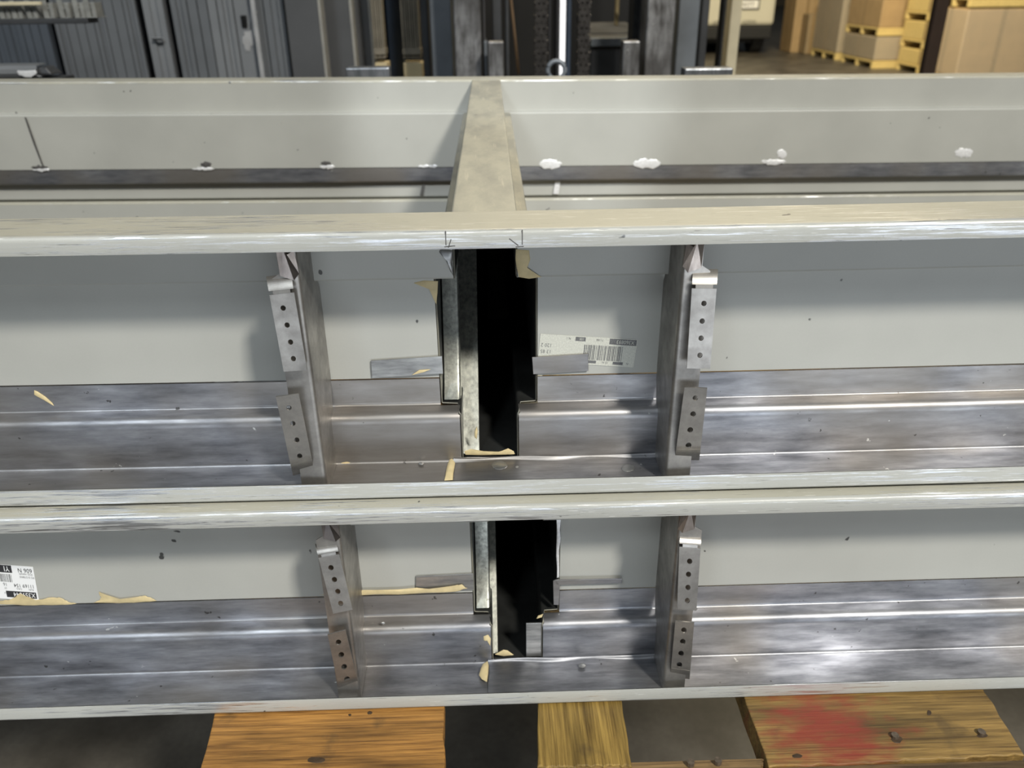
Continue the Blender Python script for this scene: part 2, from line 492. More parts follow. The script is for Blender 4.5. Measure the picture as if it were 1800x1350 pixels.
def bow(x): return .0072*min(x*x, .36) + .0072*.6*2*max(0, abs(x)-.6)
def d1f(x, y, z): return Vector((x, y, z + bow(x)*.8))
def d1b(x, y, z): return Vector((x, y + .0042*x, z - .0089*x + .0013*x*x))
def d2f(x, y, z): return Vector((x, y + .0033*x, z - .0007*x))
def d2b(x, y, z): return Vector((x, y + .006 + .0042*x, z + .0150 - .0089*x + .0013*x*x))

root1, e1 = steel_frame('upper of the two stacked grey steel frames, cross bar seen end to end', 0.0, 0.0, 0.0, d1f, d1b, .1945, None)
root2, e2 = steel_frame('lower grey steel frame, lying on the wooden pallet under the other frame', -D-.0030, -.0115, .0202, d2f, d2b, .1945, None)

wall_anchor(root1, -.1280, -1, 0, 0, -D, [
    ((468,487),(512,482),(540,650),(499,653), [(498,541),(505,571),(511,601),(516,630)], 'top', .004, -.001),
    ((485,697),(525,692),(552,826),(515,835), [(508,716),(515,744),(522,773),(527,801)], 'bottom', .006, .000)])
wall_anchor(root1, .1377, 1, 0, 0, -D, [
    ((1218,474),(1262,474),(1248,648),(1207,647), [(1237,533),(1234,564),(1232,594),(1230,624)], 'top', .004, -.001),
    ((1203,680),(1243,682),(1229,808),(1186,808), [(1222,699),(1218,727),(1213,755),(1210,782)], 'bottom', .006, .000)])
wall_anchor(root2, -.1203, -1, -.0115, -D-.0030, -2*D-.0022, [
    ((554,957),(591,951),(620,1071),(586,1078), [(582,997),(588,1018),(594,1039),(599,1060)], 'top', -.006, -.011),
    ((576,1115),(607,1107),(631,1203),(597,1215), [(595,1128),(600,1150),(605,1171),(610,1193)], 'bottom', -.005, -.010)])
wall_anchor(root2, .1490, 1, -.0115, -D-.0030, -2*D-.0022, [
    ((1195,935),(1233,938),(1224,1073),(1190,1070), [(1212,986),(1210,1009),(1209,1032),(1208,1055)], 'top', -.006, -.011),
    ((1187,1091),(1220,1094),(1212,1193),(1178,1188), [(1202,1107),(1200,1127),(1197,1148),(1194,1168)], 'bottom', -.005, -.010)])

# plates closing the left side of the notch, backing plate on the flange, splice tabs
for root, (n0, n1, w0, w1), zt, y0, inner in ((root1, e1, 0.0, 0.0, .0150), (root2, e2, -D-.0030, -.0115, .0070)):
    f1 = root is root1
    pc = (.0685, .0575)[not f1]; pi = (.059, .047)[not f1]
    xc_ = un(*((808, 690) if f1 else (860, 1050)), 1, pc).x; xi0 = un(*((806, 740) if f1 else (860, 1090)), 1, pi).x; xi1 = un(*((841, 740) if f1 else (874, 1090)), 1, pi).x
    pr = rounded([(w0+.0030, pc), (xc_, pc), (xc_+.0003, pc+.01)], .0022, 4)
    zz = [zt-ZR-.004, zt-.09, zt-.13, zt-ZS+.012, zt-ZS+.003]
    bm = bmesh.new()
    g = []
    for j, z in enumerate(zz):
        k = .052*(1-j/4)
        g.append([bm.verts.new((x, y+k, z)) for i, (x, y) in enumerate(pr)])
    for j in range(len(zz)-1):
        for i in range(len(pr)-1): bm.faces.new((g[j][i], g[j][i+1], g[j+1][i+1], g[j+1][i]))
    obj('closure_plate', bm, STEEL_IN, root, smooth=True, solid=.0012)
    bm = bmesh.new(); zl, zh = zt-D+.003, zt-.055
    hexa(bm, [(xi0, pi, zl), (xi1, pi, zl), (xi1, pi+.0015, zl), (xi0, pi+.0015, zl)], [(xi0, pi+.14, zh), (xi1, pi+.14, zh), (xi1, pi+.1415, zh), (xi0, pi+.1415, zh)])
    obj('inner_plate', bm, STEEL_IN, root, bevel=.0004)
plate_px('clip', [(972,341),(982,341),(985,318),(976,318)], W+OPEN-.0035, WELD, root1, th=.0008)  # bright reflection of the mullion put in as a thin pale plate
plate_px('clip', [(738,343),(744,343),(748,320),(743,320)], W+OPEN-.0035, STEEL_BRIGHT, root1, th=.0008)  # dimmer reflection left of the mullion, also put in as a plate
x1 = un(797, 810, 2, -D+.003).x; x2 = un(1163, 820, 2, -D+.003).x
def flange_plate(root, xa, xb, y0, zb, dfm):
    bm = bmesh.new()
    prof = rounded([(y0+.0035, zb+.0022), (y0+W-.004, zb+.0026), (y0+W-.0022, zb+.0055)], .002, 3)
    n = 24
    rows = []
    for i in range(n+1):
        x = xa+(xb-xa)*i/n
        rows.append([bm.verts.new(dfm(x, y + .0006*math.sin(x*90)*(j > 1), z + .0004*math.sin(x*70+j))) for j, (y, z) in enumerate(prof)])
    for i in range(n):
        for j in range(len(prof)-1):
            bm.faces.new((rows[i][j], rows[i][j+1], rows[i+1][j+1], rows[i+1][j]))
    return obj('backing_plate', bm, STEEL, root, smooth=True, solid=.001)
flange_plate(root1, x1, x2, 0, -D, d1f)
flange_plate(root2, un(858, 1190, 2, -2*D).x, un(1166, 1190, 2, -2*D).x, -.0115, -2*D-.0022, d2f)
slab('filler_strip', (e2[1]-.0155, -.0115+W+.0005, -2*D+.002), (e2[1]-.0005, -.0115+W+.002, -D-ZS-.004), STEEL_BRIGHT, root2)
plate_px('splice_tab', [(654,664),(779,656),(777,625),(652,633)], W+ST-.0020, STEEL_BRIGHT, root1)
plate_px('splice_tab', [(937,657),(1034,651),(1034,621),(935,627)], W+ST-.0020, STEEL, root1)
plate_px('splice_tab', [(731,1038),(833,1036),(832,1007),(731,1012)], W+ST-.0135, STEEL_BRIGHT, root2)
plate_px('splice_tab', [(978,1027),(1093,1024),(1093,1016),(976,1018)], W+ST-.0155, STEEL, root2)
plate_px('splice_tab', [(973,1062),(982,1062),(984,1026),(976,1018),(972,1020)], W+ST-.0155, STEEL, root2)

# ------------------------------------------------------------------ body filler, weld spots and stickers
YW1 = W-.0008; YS1 = W+ST-.0008
P_ = lambda l, Y, r, **k: patch('body_filler', l, Y, PUTTY, r, **k)
P_([(907,438),(930,440),(932,456),(927,470),(935,480),(946,485),(952,487),(930,490),(912,487),(908,470),(906,455)], YW1, root1, dome=.001)
P_([(727,497),(745,493),(770,494),(769,515),(767,535),(763,520),(757,503),(740,502)], YS1, root1, dome=.0006)
P_([(724,659),(737,650),(757,649),(748,653),(733,657)], W+ST-.0034, root1, dome=.0003)
P_([(816,793),(828,789),(850,793),(880,794),(893,788),(903,793),(905,798),(880,799),(845,800),(818,799)], YW1, root1, dome=.002)
P_([(797,802),(800,815),(797,832),(796,844),(781,845),(783,832),(787,815),(791,806)], -D+.0032, root1, axis=2, dome=.0012)
P_([(590,814),(610,811),(627,814),(612,819),(597,817)], YW1-.001, root1, dome=.0003)
P_([(60,686),(66,688),(80,697),(92,708),(95,713),(86,708),(78,703),(66,697),(60,693)], YS1-.0015, root1, dome=.0003)
P_([(838,749),(840,757),(838,772),(834,768),(834,758)], W+.003, root1, dome=.0005)
P_([(0,1062),(0,1056),(15,1055),(28,1049),(34,1043),(46,1048),(62,1055),(80,1052),(92,1050),(104,1050),(112,1053),(120,1058),(135,1061),(110,1063),(60,1064)], W+ST-.0125, root2, dome=.0004, jitter=.0006)
P_([(165,1059),(175,1055),(178,1050),(174,1043),(174,1040),(180,1043),(186,1053),(205,1054),(230,1053),(246,1048),(256,1047),(268,1052),(276,1056),(250,1058),(210,1060)], W+ST-.0125, root2, dome=.0004, jitter=.0005)
P_([(560,1046),(640,1037),(700,1036),(733,1033),(770,1035),(800,1030),(812,1027),(822,1034),(800,1040),(730,1043),(640,1045),(600,1047)], W+ST-.0150, root2, dome=.0004, jitter=.0008)
P_([(857,1162),(859,1170),(858,1186),(856,1199),(847,1194),(842,1187),(845,1175),(849,1167)], -2*D+.0030, root2, axis=2, dome=.0012)
P_([(850,1118),(858,1115),(863,1122),(862,1135),(856,1125),(850,1125)], W-.0130, root2, dome=.001)
P_([(870,1150),(885,1142),(892,1143),(903,1151),(885,1153)], W-.0125, root2, dome=.001)
P_([(946,1082),(955,1079),(953,1084),(943,1087)], W-.0155, root2, dome=.0005)
patch('torn_edge', [(775,438),(796,440),(796,470),(797,485),(792,478),(786,462),(784,455),(780,450),(772,443)], YW1, STEEL_BRIGHT, root1, dome=.0012, jitter=.0005)
patch('torn_edge', [(978,908),(986,908),(983,930),(986,945),(982,970),(983,1015),(979,1016),(978,960)], W+ST-.0125, WELD, root2, dome=.0004, jitter=.0004)
def spot(pix, Yp, root, mat=WELD, th=.0007, axis=1, jit=.0008):
    patch('weld_spot', pix, Yp, mat, root, th=th, dome=.0003, jitter=jit, axis=axis)
YB = W+OPEN-ST-.0009
for cx, cy, w, h, m in ((968,288,20,9,WELD),(1137,287,24,10,WELD),(1360,284,22,6,WELD),(1374,270,9,9,WELD),(1694,268,16,10,WELD),
                        (752,292,18,3,WELD),(575,293,14,4,WELD),(573,287,9,5,SOOT),(357,297,20,3,WELD),(362,289,10,6,SOOT),(72,298,16,3,WELD),(70,294,15,4,SOOT)):
    X = (cx-900)/1000
    spot([(cx+w*math.cos(t), cy+h*math.sin(t)*(1 if math.sin(t) > 0 else .8)) for t in [k*PI/5 for k in range(10)]], YB+.0042*X, root1, m, jit=.002)
for cx, cy, r_, Yp, rt_ in ((679,728,6,W+.006,root1),(740,815,5,None,root1),(878,818,14,None,root1),(1023,1170,7,None,root2),(673,1095,4,W-.011,root2),(1104,823,12,None,root1)):
    pts = [(cx+r_*math.cos(k*PI/5), cy+r_*.55*math.sin(k*PI/5)) for k in range(10)]
    if Yp is None: spot(pts, (-D if rt_ is root1 else -2*D)+.0034, rt_, STEEL_BRIGHT, .0005, axis=2, jit=.0005)
    else: spot(pts, Yp-.001, rt_, STEEL_BRIGHT, .0006, jit=.0005)

INK = simple('label ink', (.03, .03, .032), .6)
PAPER = simple('white label paper', (.86, .86, .85), .55, var=.02)
CLEAR = simple('worn label film', (.56, .56, .49), .45, var=.14, vs=900)
FILMINK = simple('faded label print', (.14, .14, .14), .6, var=.3, vs=900)
def txt(s, size, mat, parent, org, ux, uy, x, y, z=.00035, sx=1.0, bold=0.0):
    cu = bpy.data.curves.new('print', 'FONT'); cu.body = s; cu.size = size; cu.offset = bold; cu.space_character = 1.05
    t = bpy.data.objects.new('print', cu); COL.objects.link(t)
    bpy.context.view_layer.update()
    me = bpy.data.meshes.new_from_object(t.evaluated_get(bpy.context.evaluated_depsgraph_get()))
    bpy.data.objects.remove(t)
    n = ux.cross(uy).normalized()
    for v in me.vertices:
        v.co = org + ux*(x+v.co.x*sx) + uy*(y+v.co.y) + n*z
    me.materials.clear(); me.materials.append(mat)
    o = bpy.data.objects.new('printed_text', me); COL.objects.link(o); attach(o, parent); return o
def rect(name, mat, parent, org, ux, uy, x0, y0, x1, y1, z0, z1):
    bm = bmesh.new(); n = ux.cross(uy).normalized()
    P = [org+ux*x+uy*y for x, y in ((x0,y0),(x1,y0),(x1,y1),(x0,y1))]
    hexa(bm, [p+n*z0 for p in P], [p+n*z1 for p in P])
    return obj(name, bm, mat, parent)
# white sticker, upside down, at the far left of the lower frame
SX = {}
def page(Y, tr, tl, br):
    o = un(*tr, 1, Y); tx = un(*tl, 1, Y)-o; wd = tx.length; tx.normalize()
    ty = un(*br, 1, Y)-o; ty = ty - tx*ty.dot(tx); ht = ty.length; ty.normalize()
    return o, tx, ty, wd, ht
YL = W+ST-.0115-.0011-.0033*.46
o_, tx, ty, wd_, ht_ = page(YL, (58, 996), (-42, 989), (67, 1056))
s = ht_/61.0; SX[id(o_)] = (wd_/100.0)/s
lab = rect('sticker', PAPER, root2, o_, tx, ty, 0, 0, wd_, ht_, .00005, .00022)
def wr(t_, x, y, cap, mat=INK, bold=0.0, par=None, oo=None, sc=None, z=.0003, sx=.92):
    r_ = SX[id(oo[0])]
    return txt(t_, cap*sc*1.42, mat, par, oo[0], oo[1], oo[2], x*sc*r_, y*sc, z=z, bold=bold, sx=sx*r_)
def W1(t_, x, y, cap, mat=INK, bold=0.0): return wr(t_, x, y, cap, mat, bold, lab, (o_, tx, ty), s)
def bars(par, oo, sc, x0, y0, x1, y1, n, mat, seed=1):
    rr = random.Random(seed); bm = bmesh.new(); x = x0; nn = oo[1].cross(oo[2])
    st = (x1-x0)/n; r_ = SX[id(oo[0])]
    for k in range(n):
        w_ = st*rr.choice((.3, .45, .65))
        P = [oo[0]+oo[1]*a*sc*r_+oo[2]*b*sc for a, b in ((x, y0), (x+w_, y0), (x+w_, y1), (x, y1))]
        hexa(bm, [p+nn*.0002 for p in P], [p+nn*.00028 for p in P]); x += st
    obj('bar_code', bm, mat, par)
W1('606 N', 3, 4.5, 7.4, bold=.00005); W1('7OD HAND', 3, 12.5, 3.4); W1('PO 01578850', 1, 18, 3.4)
W1('11169 154', 4, 32.5, 6.2, bold=.00003); W1('RUN', 6, 40, 3.2); W1('CALL', 27, 40, 3.2)
rect('print_block', INK, lab, o_, tx, ty, 3*s*SX[id(o_)], 46*s, 57*s*SX[id(o_)], 57.5*s, .0002, .00026)
W1('X359044', 5, 48, 7.8, PAPER, bold=.00004)
rect('print_block', INK, lab, o_, tx, ty, 39*s*SX[id(o_)], .5*s, 80*s*SX[id(o_)], 13.5*s, .0002, .00026)
W1('YI', 43, 2.5, 9, PAPER, bold=.00006)
bars(lab, (o_, tx, ty), s, 42, 16, 90, 30, 22, INK)
W1('16', 52, 32, 5.5); W1('ST', 54, 39.5, 3.2); W1('14', 56, 48.5, 3.2)
# worn sticker left on the upper frame, right of the notch
o2, tx2, ty2, wd2, ht2 = page(W+ST-.0010, (1121, 597), (950, 586.5), (1117, 646))
s2 = ht2/49.0; SX[id(o2)] = (wd2/171.0)/s2
lab2 = rect('faded_sticker', CLEAR, root1, o2, tx2, ty2, 0, 0, wd2, ht2, .00005, .00018)
def W2(t_, x, y, cap, mat=FILMINK, bold=0.0): return wr(t_, x, y, cap, mat, bold, lab2, (o2, tx2, ty2), s2, z=.00026)
rect('print_block', FILMINK, lab2, o2, tx2, ty2, 1*s2*SX[id(o2)], 1*s2, 49*s2*SX[id(o2)], 11*s2, .00017, .0002)
W2('X360893', 5, 3.0, 6.3, CLEAR); W2('71188', 60, 3, 3.6)
rect('print_block', FILMINK, lab2, o2, tx2, ty2, 91*s2*SX[id(o2)], 1.5*s2, 109*s2*SX[id(o2)], 8.5*s2, .00017, .0002); W2('10E', 94, 3, 4, CLEAR)
W2('N 1', 117, 3, 4); W2('120 2', 149, 16, 6.2); W2('13 85', 149, 27, 6.2)
bars(lab2, (o2, tx2, ty2), s2, 24, 14, 93, 40, 24, FILMINK, 3)
rect('print_block', FILMINK, lab2, o2, tx2, ty2, 20*s2*SX[id(o2)], 41*s2, 38*s2*SX[id(o2)], 46*s2, .00017, .0002)
rect('print_block', FILMINK, lab2, o2, tx2, ty2, 68*s2*SX[id(o2)], 41*s2, 84*s2*SX[id(o2)], 46*s2, .00017, .0002)
W2('N', 10, 41.5, 4); W2('10 N', 46, 41.5, 4)

# small scratches and clamps that the photo shows
patch('pencil_scratch', [(43,206),(46,206),(60,245),(76,290),(74,291),(58,250)], W+OPEN-ST-.0058, SOOT, root1, th=.0002)
for q_ in ([(782,406),(784,406),(785,432),(783,432)], [(792,420),(794,420),(789,436),(787,436)], [(780,433),(800,431),(801,433),(781,435)], [(917,404),(919,404),(919,431),(917,431)], [(895,418),(912,431),(911,433),(894,420)], [(906,433),(921,432),(921,434),(906,435)]):
    patch('pencil_mark', q_, -.0007, SOOT, root1, th=.00015)

# ------------------------------------------------------------------ floor, walls
m, nt, b = newmat('stained concrete')
n1 = noise(nt, sc=3.2, detail=6); n2 = noise(nt, sc=.7, detail=3); n3 = noise(nt, sc=90, detail=2)
c = ramp(nt, n1.outputs[0], [(.32, (.045, .038, .029)), (.55, (.115, .102, .082)), (.75, (.165, .150, .125))]).outputs[0]
c = mix(nt, 1.0, c, ramp(nt, n2.outputs[0], [(.3, .75), (.7, 1.15)]).outputs[0], 'MULTIPLY')
c = mix(nt, 1.0, c, ramp(nt, n3.outputs[0], [(.2, .85), (.8, 1.15)]).outputs[0], 'MULTIPLY')
nt.links.new(c, b.inputs['Base Color']); b.inputs['Roughness'].default_value = .45
CONC = m
bm = bmesh.new(); box(bm, (-9, -9, -1.35), (30, 48, -1.25)); o = obj('floor', bm, CONC); tag(o, kind='structure')
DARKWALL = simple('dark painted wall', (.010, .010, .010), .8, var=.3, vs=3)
TANWALL = simple('dim far wall', (.16, .13, .09), .8, var=.3, vs=1)
bm = bmesh.new(); box(bm, (-9, 47, -1.25), (30, 47.3, 7)); tag(obj('wall_back', bm, TANWALL), kind='structure')
YW = 4.4
g0 = un(984.5, 60, 1, YW).x; g1 = un(996.5, 60, 1, YW).x; g2 = un(1240, 60, 1, YW).x
bm = bmesh.new()
wl = un(737, 60, 1, 2.66).x
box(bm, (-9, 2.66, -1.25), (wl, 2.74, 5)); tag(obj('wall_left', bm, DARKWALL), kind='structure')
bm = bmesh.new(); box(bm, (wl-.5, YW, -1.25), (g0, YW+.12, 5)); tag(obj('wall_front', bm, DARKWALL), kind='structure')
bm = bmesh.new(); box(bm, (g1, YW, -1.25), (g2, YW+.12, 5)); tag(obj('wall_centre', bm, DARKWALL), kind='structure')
GLOW = simple('added white glow', (1, 1, 1), .9, emit=(1, 1, 1), es=1.6)  # added glow standing in for a bright white upright behind the mast
bm = bmesh.new(); box(bm, (g0-.02, YW+.14, -1.25), (g1+.02, YW+.16, 5)); tag(obj('glow_strip', bm, GLOW), kind='structure')

# ------------------------------------------------------------------ pallet
def wood(name, c0, c1, alongX=True, ring=18, rough=.5, red=None):
    m, nt, b = newmat(name)
    sc = (2.5, 70, 70) if alongX else (70, 2.5, 70)
    n1 = noise(nt, scale=sc, sc=6, detail=8, rough=.65)
    n2 = noise(nt, scale=(.8, 5, 5) if alongX else (5, .8, 5), sc=ring*.5, detail=3)
    c = ramp(nt, n1.outputs[0], [(.28, c0), (.70, c1)]).outputs[0]
    c = mix(nt, 1.0, c, ramp(nt, n2.outputs[0], [(.35, .45), (.5, 1.0), (.62, 1.25)]).outputs[0], 'MULTIPLY')
    n3 = noise(nt, sc=30, detail=4)
    c = mix(nt, ramp(nt, n3.outputs[0], [(.60, 0), (.72, .6)]).outputs[0], c, (.07, .045, .02))
    if red:
        tc = N(nt, 'ShaderNodeTexCoord'); v = N(nt, 'ShaderNodeVectorMath', operation='DISTANCE')
        nt.links.new(tc.outputs['Object'], v.inputs[0]); v.inputs[1].default_value = red
        nn = noise(nt, scale=(1, 2.5, 1), sc=35, detail=5)
        ad = N(nt, 'ShaderNodeMath', operation='MULTIPLY_ADD'); nt.links.new(nn.outputs[0], ad.inputs[0]); ad.inputs[1].default_value = .16; nt.links.new(v.outputs['Value'], ad.inputs[2])
        c = mix(nt, ramp(nt, ad.outputs[0], [(.090, .85), (.145, 0)]).outputs[0], c, (.26, .035, .022))
    nt.links.new(c, b.inputs['Base Color']); b.inputs['Roughness'].default_value = rough
    bump(nt, b, n1.outputs[0], .5, .002)
    return m
WOOD_A = wood('orange oak board', (.085, .033, .008), (.50, .25, .06), True, 16)
WOOD_B = wood('olive pine board', (.075, .042, .009), (.36, .235, .060), False, 14)
ZP = -2*D-.0052
rc = un(1455, 1285, 2, ZP)
WOOD_C = wood('weathered board with red paint', (.08, .042, .012), (.38, .24, .072), True, 10, red=(rc.x, rc.y, rc.z))
WOOD_D = wood('rough splintered wood', (.07, .04, .016), (.27, .17, .07), True, 20)
pal = empty('wooden_pallet', (.1, .45, ZP-.12), 'old wooden pallet under the steel frames, with a red stained board', 'pallet')
def board(pxq, mat, yfar, th=.018, rag=.0012, name='deck_board', parent=pal, zt=ZP, ends=True):
    """top corners in the photo: far left, far right, near right, near left"""
    A, B, C_, D_ = [un(x, y, 2, zt) for x, y in pxq]
    def ext(P, Q):
        t = (yfar-Q.y)/(P.y-Q.y); return Q.lerp(P, t)
    A2, B2 = ext(A, D_), ext(B, C_)
    L = []
    rr = random.Random(int(pxq[0][0]))
    def edge(P, Q, n, r):
        d = (Q-P).normalized(); o = Vector((-d.y, d.x, 0))
        return [P.lerp(Q, k/n) + o*rr.uniform(-r, r) for k in range(n)]
    L = edge(A2, B2, 4, 0) + edge(B2, C_, 90, rag) + edge(C_, D_, 30, rag*1.2) + edge(D_, A2, 90, rag*.4)
    bm = bmesh.new(); hexa(bm, [p+Vector((0, 0, -th)) for p in L][::-1], L[::-1])
    return obj(name, bm, mat, parent, bevel=.0012)
tag(board([(378,1252),(780,1243),(781,1420),(335,1420)], WOOD_A, 1.1), 'wide orange brown board with a dark knot')
tag(board([(945,1230),(1092,1225),(1111,1346),(945,1348)], WOOD_B, 1.1), 'narrow olive brown board with lengthwise grain')
tag(board([(1308,1225),(1728,1208),(1800,1326),(1352,1349)], WOOD_C, 1.1, th=.024), 'wide weathered board with a red paint stain')
tag(board([(1795,1322),(1850,1320),(1850,1500),(1352,1500),(1352,1350)][:0] or [(1352,1350),(1830,1325),(1880,1440),(1400,1470)], WOOD_D, un(1352, 1350, 2, ZP).y, th=.02), 'dark reddish edge board')
tag(board([(1005,1352),(1338,1333),(1350,1420),(1000,1420)], WOOD_D, un(1005, 1352, 2, ZP-.004).y+.003, th=.022, rag=.0022, zt=ZP-.002), 'splintered front board')
for y0_ in (.28, .68, 1.02):
    slab('stringer', (-.30, y0_, ZP-.118), (.56, y0_+.05, ZP-.0245), WOOD_D, pal, bevel=.002)
KNOT = simple('dark knot', (.05, .03, .015), .6, var=.4, vs=200)
def knot(cx, cy, rx, ry, z=ZP, mat=KNOT, name='knot'):
    patch(name, [(cx+rx*math.cos(k*PI/6)*random.uniform(.8, 1.15), cy+ry*math.sin(k*PI/6)*random.uniform(.8, 1.15)) for k in range(12)], z, mat, pal, th=.0004, axis=2)
knot(556, 1336, 16, 6); knot(1577, 1300, 10, 7); knot(1727, 1293, 11, 4); knot(1633, 1253, 4, 5)
knot(1401, 1329, 9, 4); knot(650, 1253, 5, 3); knot(615, 1237+20, 3, 2)
NAILM = simple('rusty nail head', (.20, .16, .12), .5, .7, var=.3, vs=400)
for x_, y_ in ((1573,1294),(1725,1288),(1262,1338),(1214,1341)):
    bm = bmesh.new(); p = un(x_, y_, 2, ZP+.001)
    tube(bm, [p+Vector((0, 0, -.002)), p+Vector((0, 0, .0018))], .0032, 10)
    obj('nail_head', bm, NAILM, pal)

# ------------------------------------------------------------------ forklift behind the frames
F_DARK = simple('dark grey forklift paint', (.055, .057, .06), .5, .3, var=.25, vs=8)
F_GREY = simple('grey painted steel', (.15, .165, .18), .5, .2, var=.15, vs=12)
F_BLUE = simple('dark blue paint', (.035, .05, .075), .45, .1, var=.2, vs=10)
F_BLACK = simple('greasy black steel', (.02, .02, .02), .4, .5, var=.4, vs=40)
MAST = mat_steel('worn greasy mast rail', (.09, .085, .08), (.62, .62, .63), rough=(.3, .55), metal=.8, stretch=(22, 22, 5), tint=(.07, .065, .06))
CHROME = simple('polished cylinder rod', (.34, .34, .36), .25, .9, var=.1, vs=30)
fl = empty('forklift', (.22, 2.4, -1.25), 'forklift behind the frames, worn mast rails, chains and a lifting eye', 'forklift')
def vpost(name, x0, x1, Y, dep, mat, parent, ytop=None, zbot=-1.2, ztop=1.1, ypx=70, bev=.004):
    X0 = un(x0, ypx, 1, Y).x; X1 = un(x1, ypx, 1, Y).x
    zt = ztop if ytop is None else un((x0+x1)/2, ytop, 1, Y).z
    bm = bmesh.new(); box(bm, (X0, Y, zbot), (X1, Y+dep, zt))
    return obj(name, bm, mat, parent, bevel=bev)
vpost('mast_rail', 799, 846, 1.9, .14, MAST, fl); vpost('mast_rail', 1135, 1184, 1.9, .14, MAST, fl)
vpost('mast_rail_flange', 850, 856, 1.92, .1, F_GREY, fl, ytop=72)
vpost('inner_rail', 866, 882, 2.02, .10, F_DARK, fl); vpost('inner_rail', 1112, 1131, 2.02, .10, F_BLACK, fl)
vpost('rail_edge', 849, 853, 1.95, .02, CHROME, fl, ypx=40); vpost('hose', 889, 895, 2.0, .02, F_DARK, fl)
vpost('stay_bar', 857, 885, 1.82, .05, MAST, fl, ytop=73); vpost('stay_bar', 1096, 1126, 1.82, .05, MAST, fl, ytop=72)
vpost('side_channel', 758, 795, 2.05, .12, F_GREY, fl); vpost('side_channel', 742, 754, 2.15, .1, F_DARK, fl)
vpost('side_channel', 1190, 1226, 2.05, .12, F_GREY, fl); vpost('side_channel', 1229, 1243, 2.12, .1, F_DARK, fl)
vpost('lift_cylinder', 964, 968, 2.05, .03, CHROME, fl); vpost('lift_cylinder', 972, 976, 2.07, .03, F_DARK, fl); vpost('lift_cylinder', 978, 983, 2.05, .03, CHROME, fl)
vpost('hydraulic_hose', 996, 1004, 2.02, .05, F_BLUE, fl)
bm = bmesh.new(); p0 = un(898, 0, 1, 2.1); p1 = un(912, 130, 1, 2.1); tube(bm, [p0+(p0-p1)*1.2, p1], .0045, 8)
obj('brass_pipe', bm, simple('dull brass pipe', (.45, .30, .18), .35, .8, var=.1), fl)
def chain(x0, x1, Y):
    X0 = un(x0, 70, 1, Y).x; X1 = un(x1, 70, 1, Y).x; w_ = (X1-X0); bm = bmesh.new()
    z = -1.0; k = 0; p = .0325
    while z < 1.0:
        for q in range(5):
            a = X0 + w_*(q/5+.005); bb = a+w_*.19
            off = .5*p if q % 2 else 0
            for e in (0,):
                box(bm, (a, Y, z+off+.002), (bb, Y+.018, z+off+p-.002))
        tube(bm, [Vector((X0-w_*.06, Y+.009, z+.016)), Vector((X1+w_*.06, Y+.009, z+.016))], .0045, 8)
        z += p
    return obj('lift_chain', bm, simple('oily lift chain', (.055, .05, .046), .45, .6, var=.4, vs=60), fl)
chain(941, 962, 1.98); chain(1016, 1037, 1.98)
# carriage with forks, the eye and the dash behind
vz = un(645, 118, 1, 1.2).z
for xa_, xb_, yt_ in ((607, 684, 119), (1204, 1289, 120)):
    X0 = un(xa_, 125, 1, 1.2).x; X1 = un(xb_, 125, 1, 1.2).x; zt = un((xa_+xb_)/2, yt_, 1, 1.2).z
    bm = bmesh.new(); prof = [(1.24, zt), (1.2, zt), (1.2, ZP-.122), (-.02, ZP-.122), (-.02, ZP-.132), (1.2, ZP-.165), (1.24, ZP-.15)]
    A = [(X0, y, z) for y, z in prof]; B = [(X1, y, z) for y, z in prof]
    hexa(bm, A, B); obj('fork', bm, mat_steel('scraped fork steel', (.10, .11, .12), (.30, .31, .33), stretch=(40, 40, 6), metal=.6), fl, bevel=.003)
slab('carriage_bar', (-.36, 1.24, -.19), (.62, 1.28, -.09), F_BLACK, fl); slab('carriage_bar', (-.36, 1.24, -.55), (.62, 1.28, -.45), F_BLACK, fl)
slab('carriage_plate', (-.05, 1.28, -.58), (.40, 1.90, -.16), F_BLACK, fl)
ec = un(978, 123.5, 1, 1.26); rr_ = (un(997, 123, 1, 1.26)-un(959, 123, 1, 1.26)).length/2
bm = bmesh.new(); tube(bm, [(ec.x+(rr_*.79)*math.cos(t), 1.26, ec.z+(rr_*.79)*math.sin(t)) for t in [k*2*PI/40 for k in range(40)]], rr_*.22, 12, closed=True)
tube(bm, [(ec.x, 1.26, ec.z-rr_*.95), (ec.x, 1.26, -.1)], .010, 12)
obj('lifting_eye', bm, F_GREY, fl, smooth=True)
bx0 = un(1038, 70, 1, 2.6).x; bx1 = un(1140, 70, 1, 2.6).x
slab('chassis', (bx0, 2.6, -1.05), (bx1+.1, 3.9, -.35), F_DARK, fl, .02)
bm = bmesh.new()
zz0 = un(1070, 66, 1, 2.6).z; zz1 = un(1070, 79, 1, 2.6).z
hexa(bm, [(bx0, 2.6, -.4), (bx1, 2.6, -.4), (bx1, 3.1, -.4), (bx0, 3.1, -.4)], [(bx0, 2.6, zz1), (bx1, 2.6, zz1), (bx1, 3.1, zz0+.03), (bx0, 3.1, zz0+.03)])
obj('dashboard', bm, F_DARK, fl, bevel=.01)
bm = bmesh.new(); box(bm, (bx0, 2.58, zz1-.004), (bx1, 2.62, zz0)); obj('dash_trim', bm, F_GREY, fl, bevel=.003)
bm = bmesh.new(); cxm = (bx0+bx1)/2
tube(bm, [(cxm+.12*math.cos(t), 2.85+.05*math.sin(t), zz0+.055+.09*math.sin(t)) for t in [k*2*PI/30 for k in range(30)]], .010, 8, closed=True)
obj('steering_wheel', bm, F_BLACK, fl, smooth=True)
vpost('guard_post', 1080, 1086, 3.0, .03, simple('ochre painted post', (.22, .17, .08), .5, var=.2), fl, zbot=un(1083, 45, 1, 3.0).z)
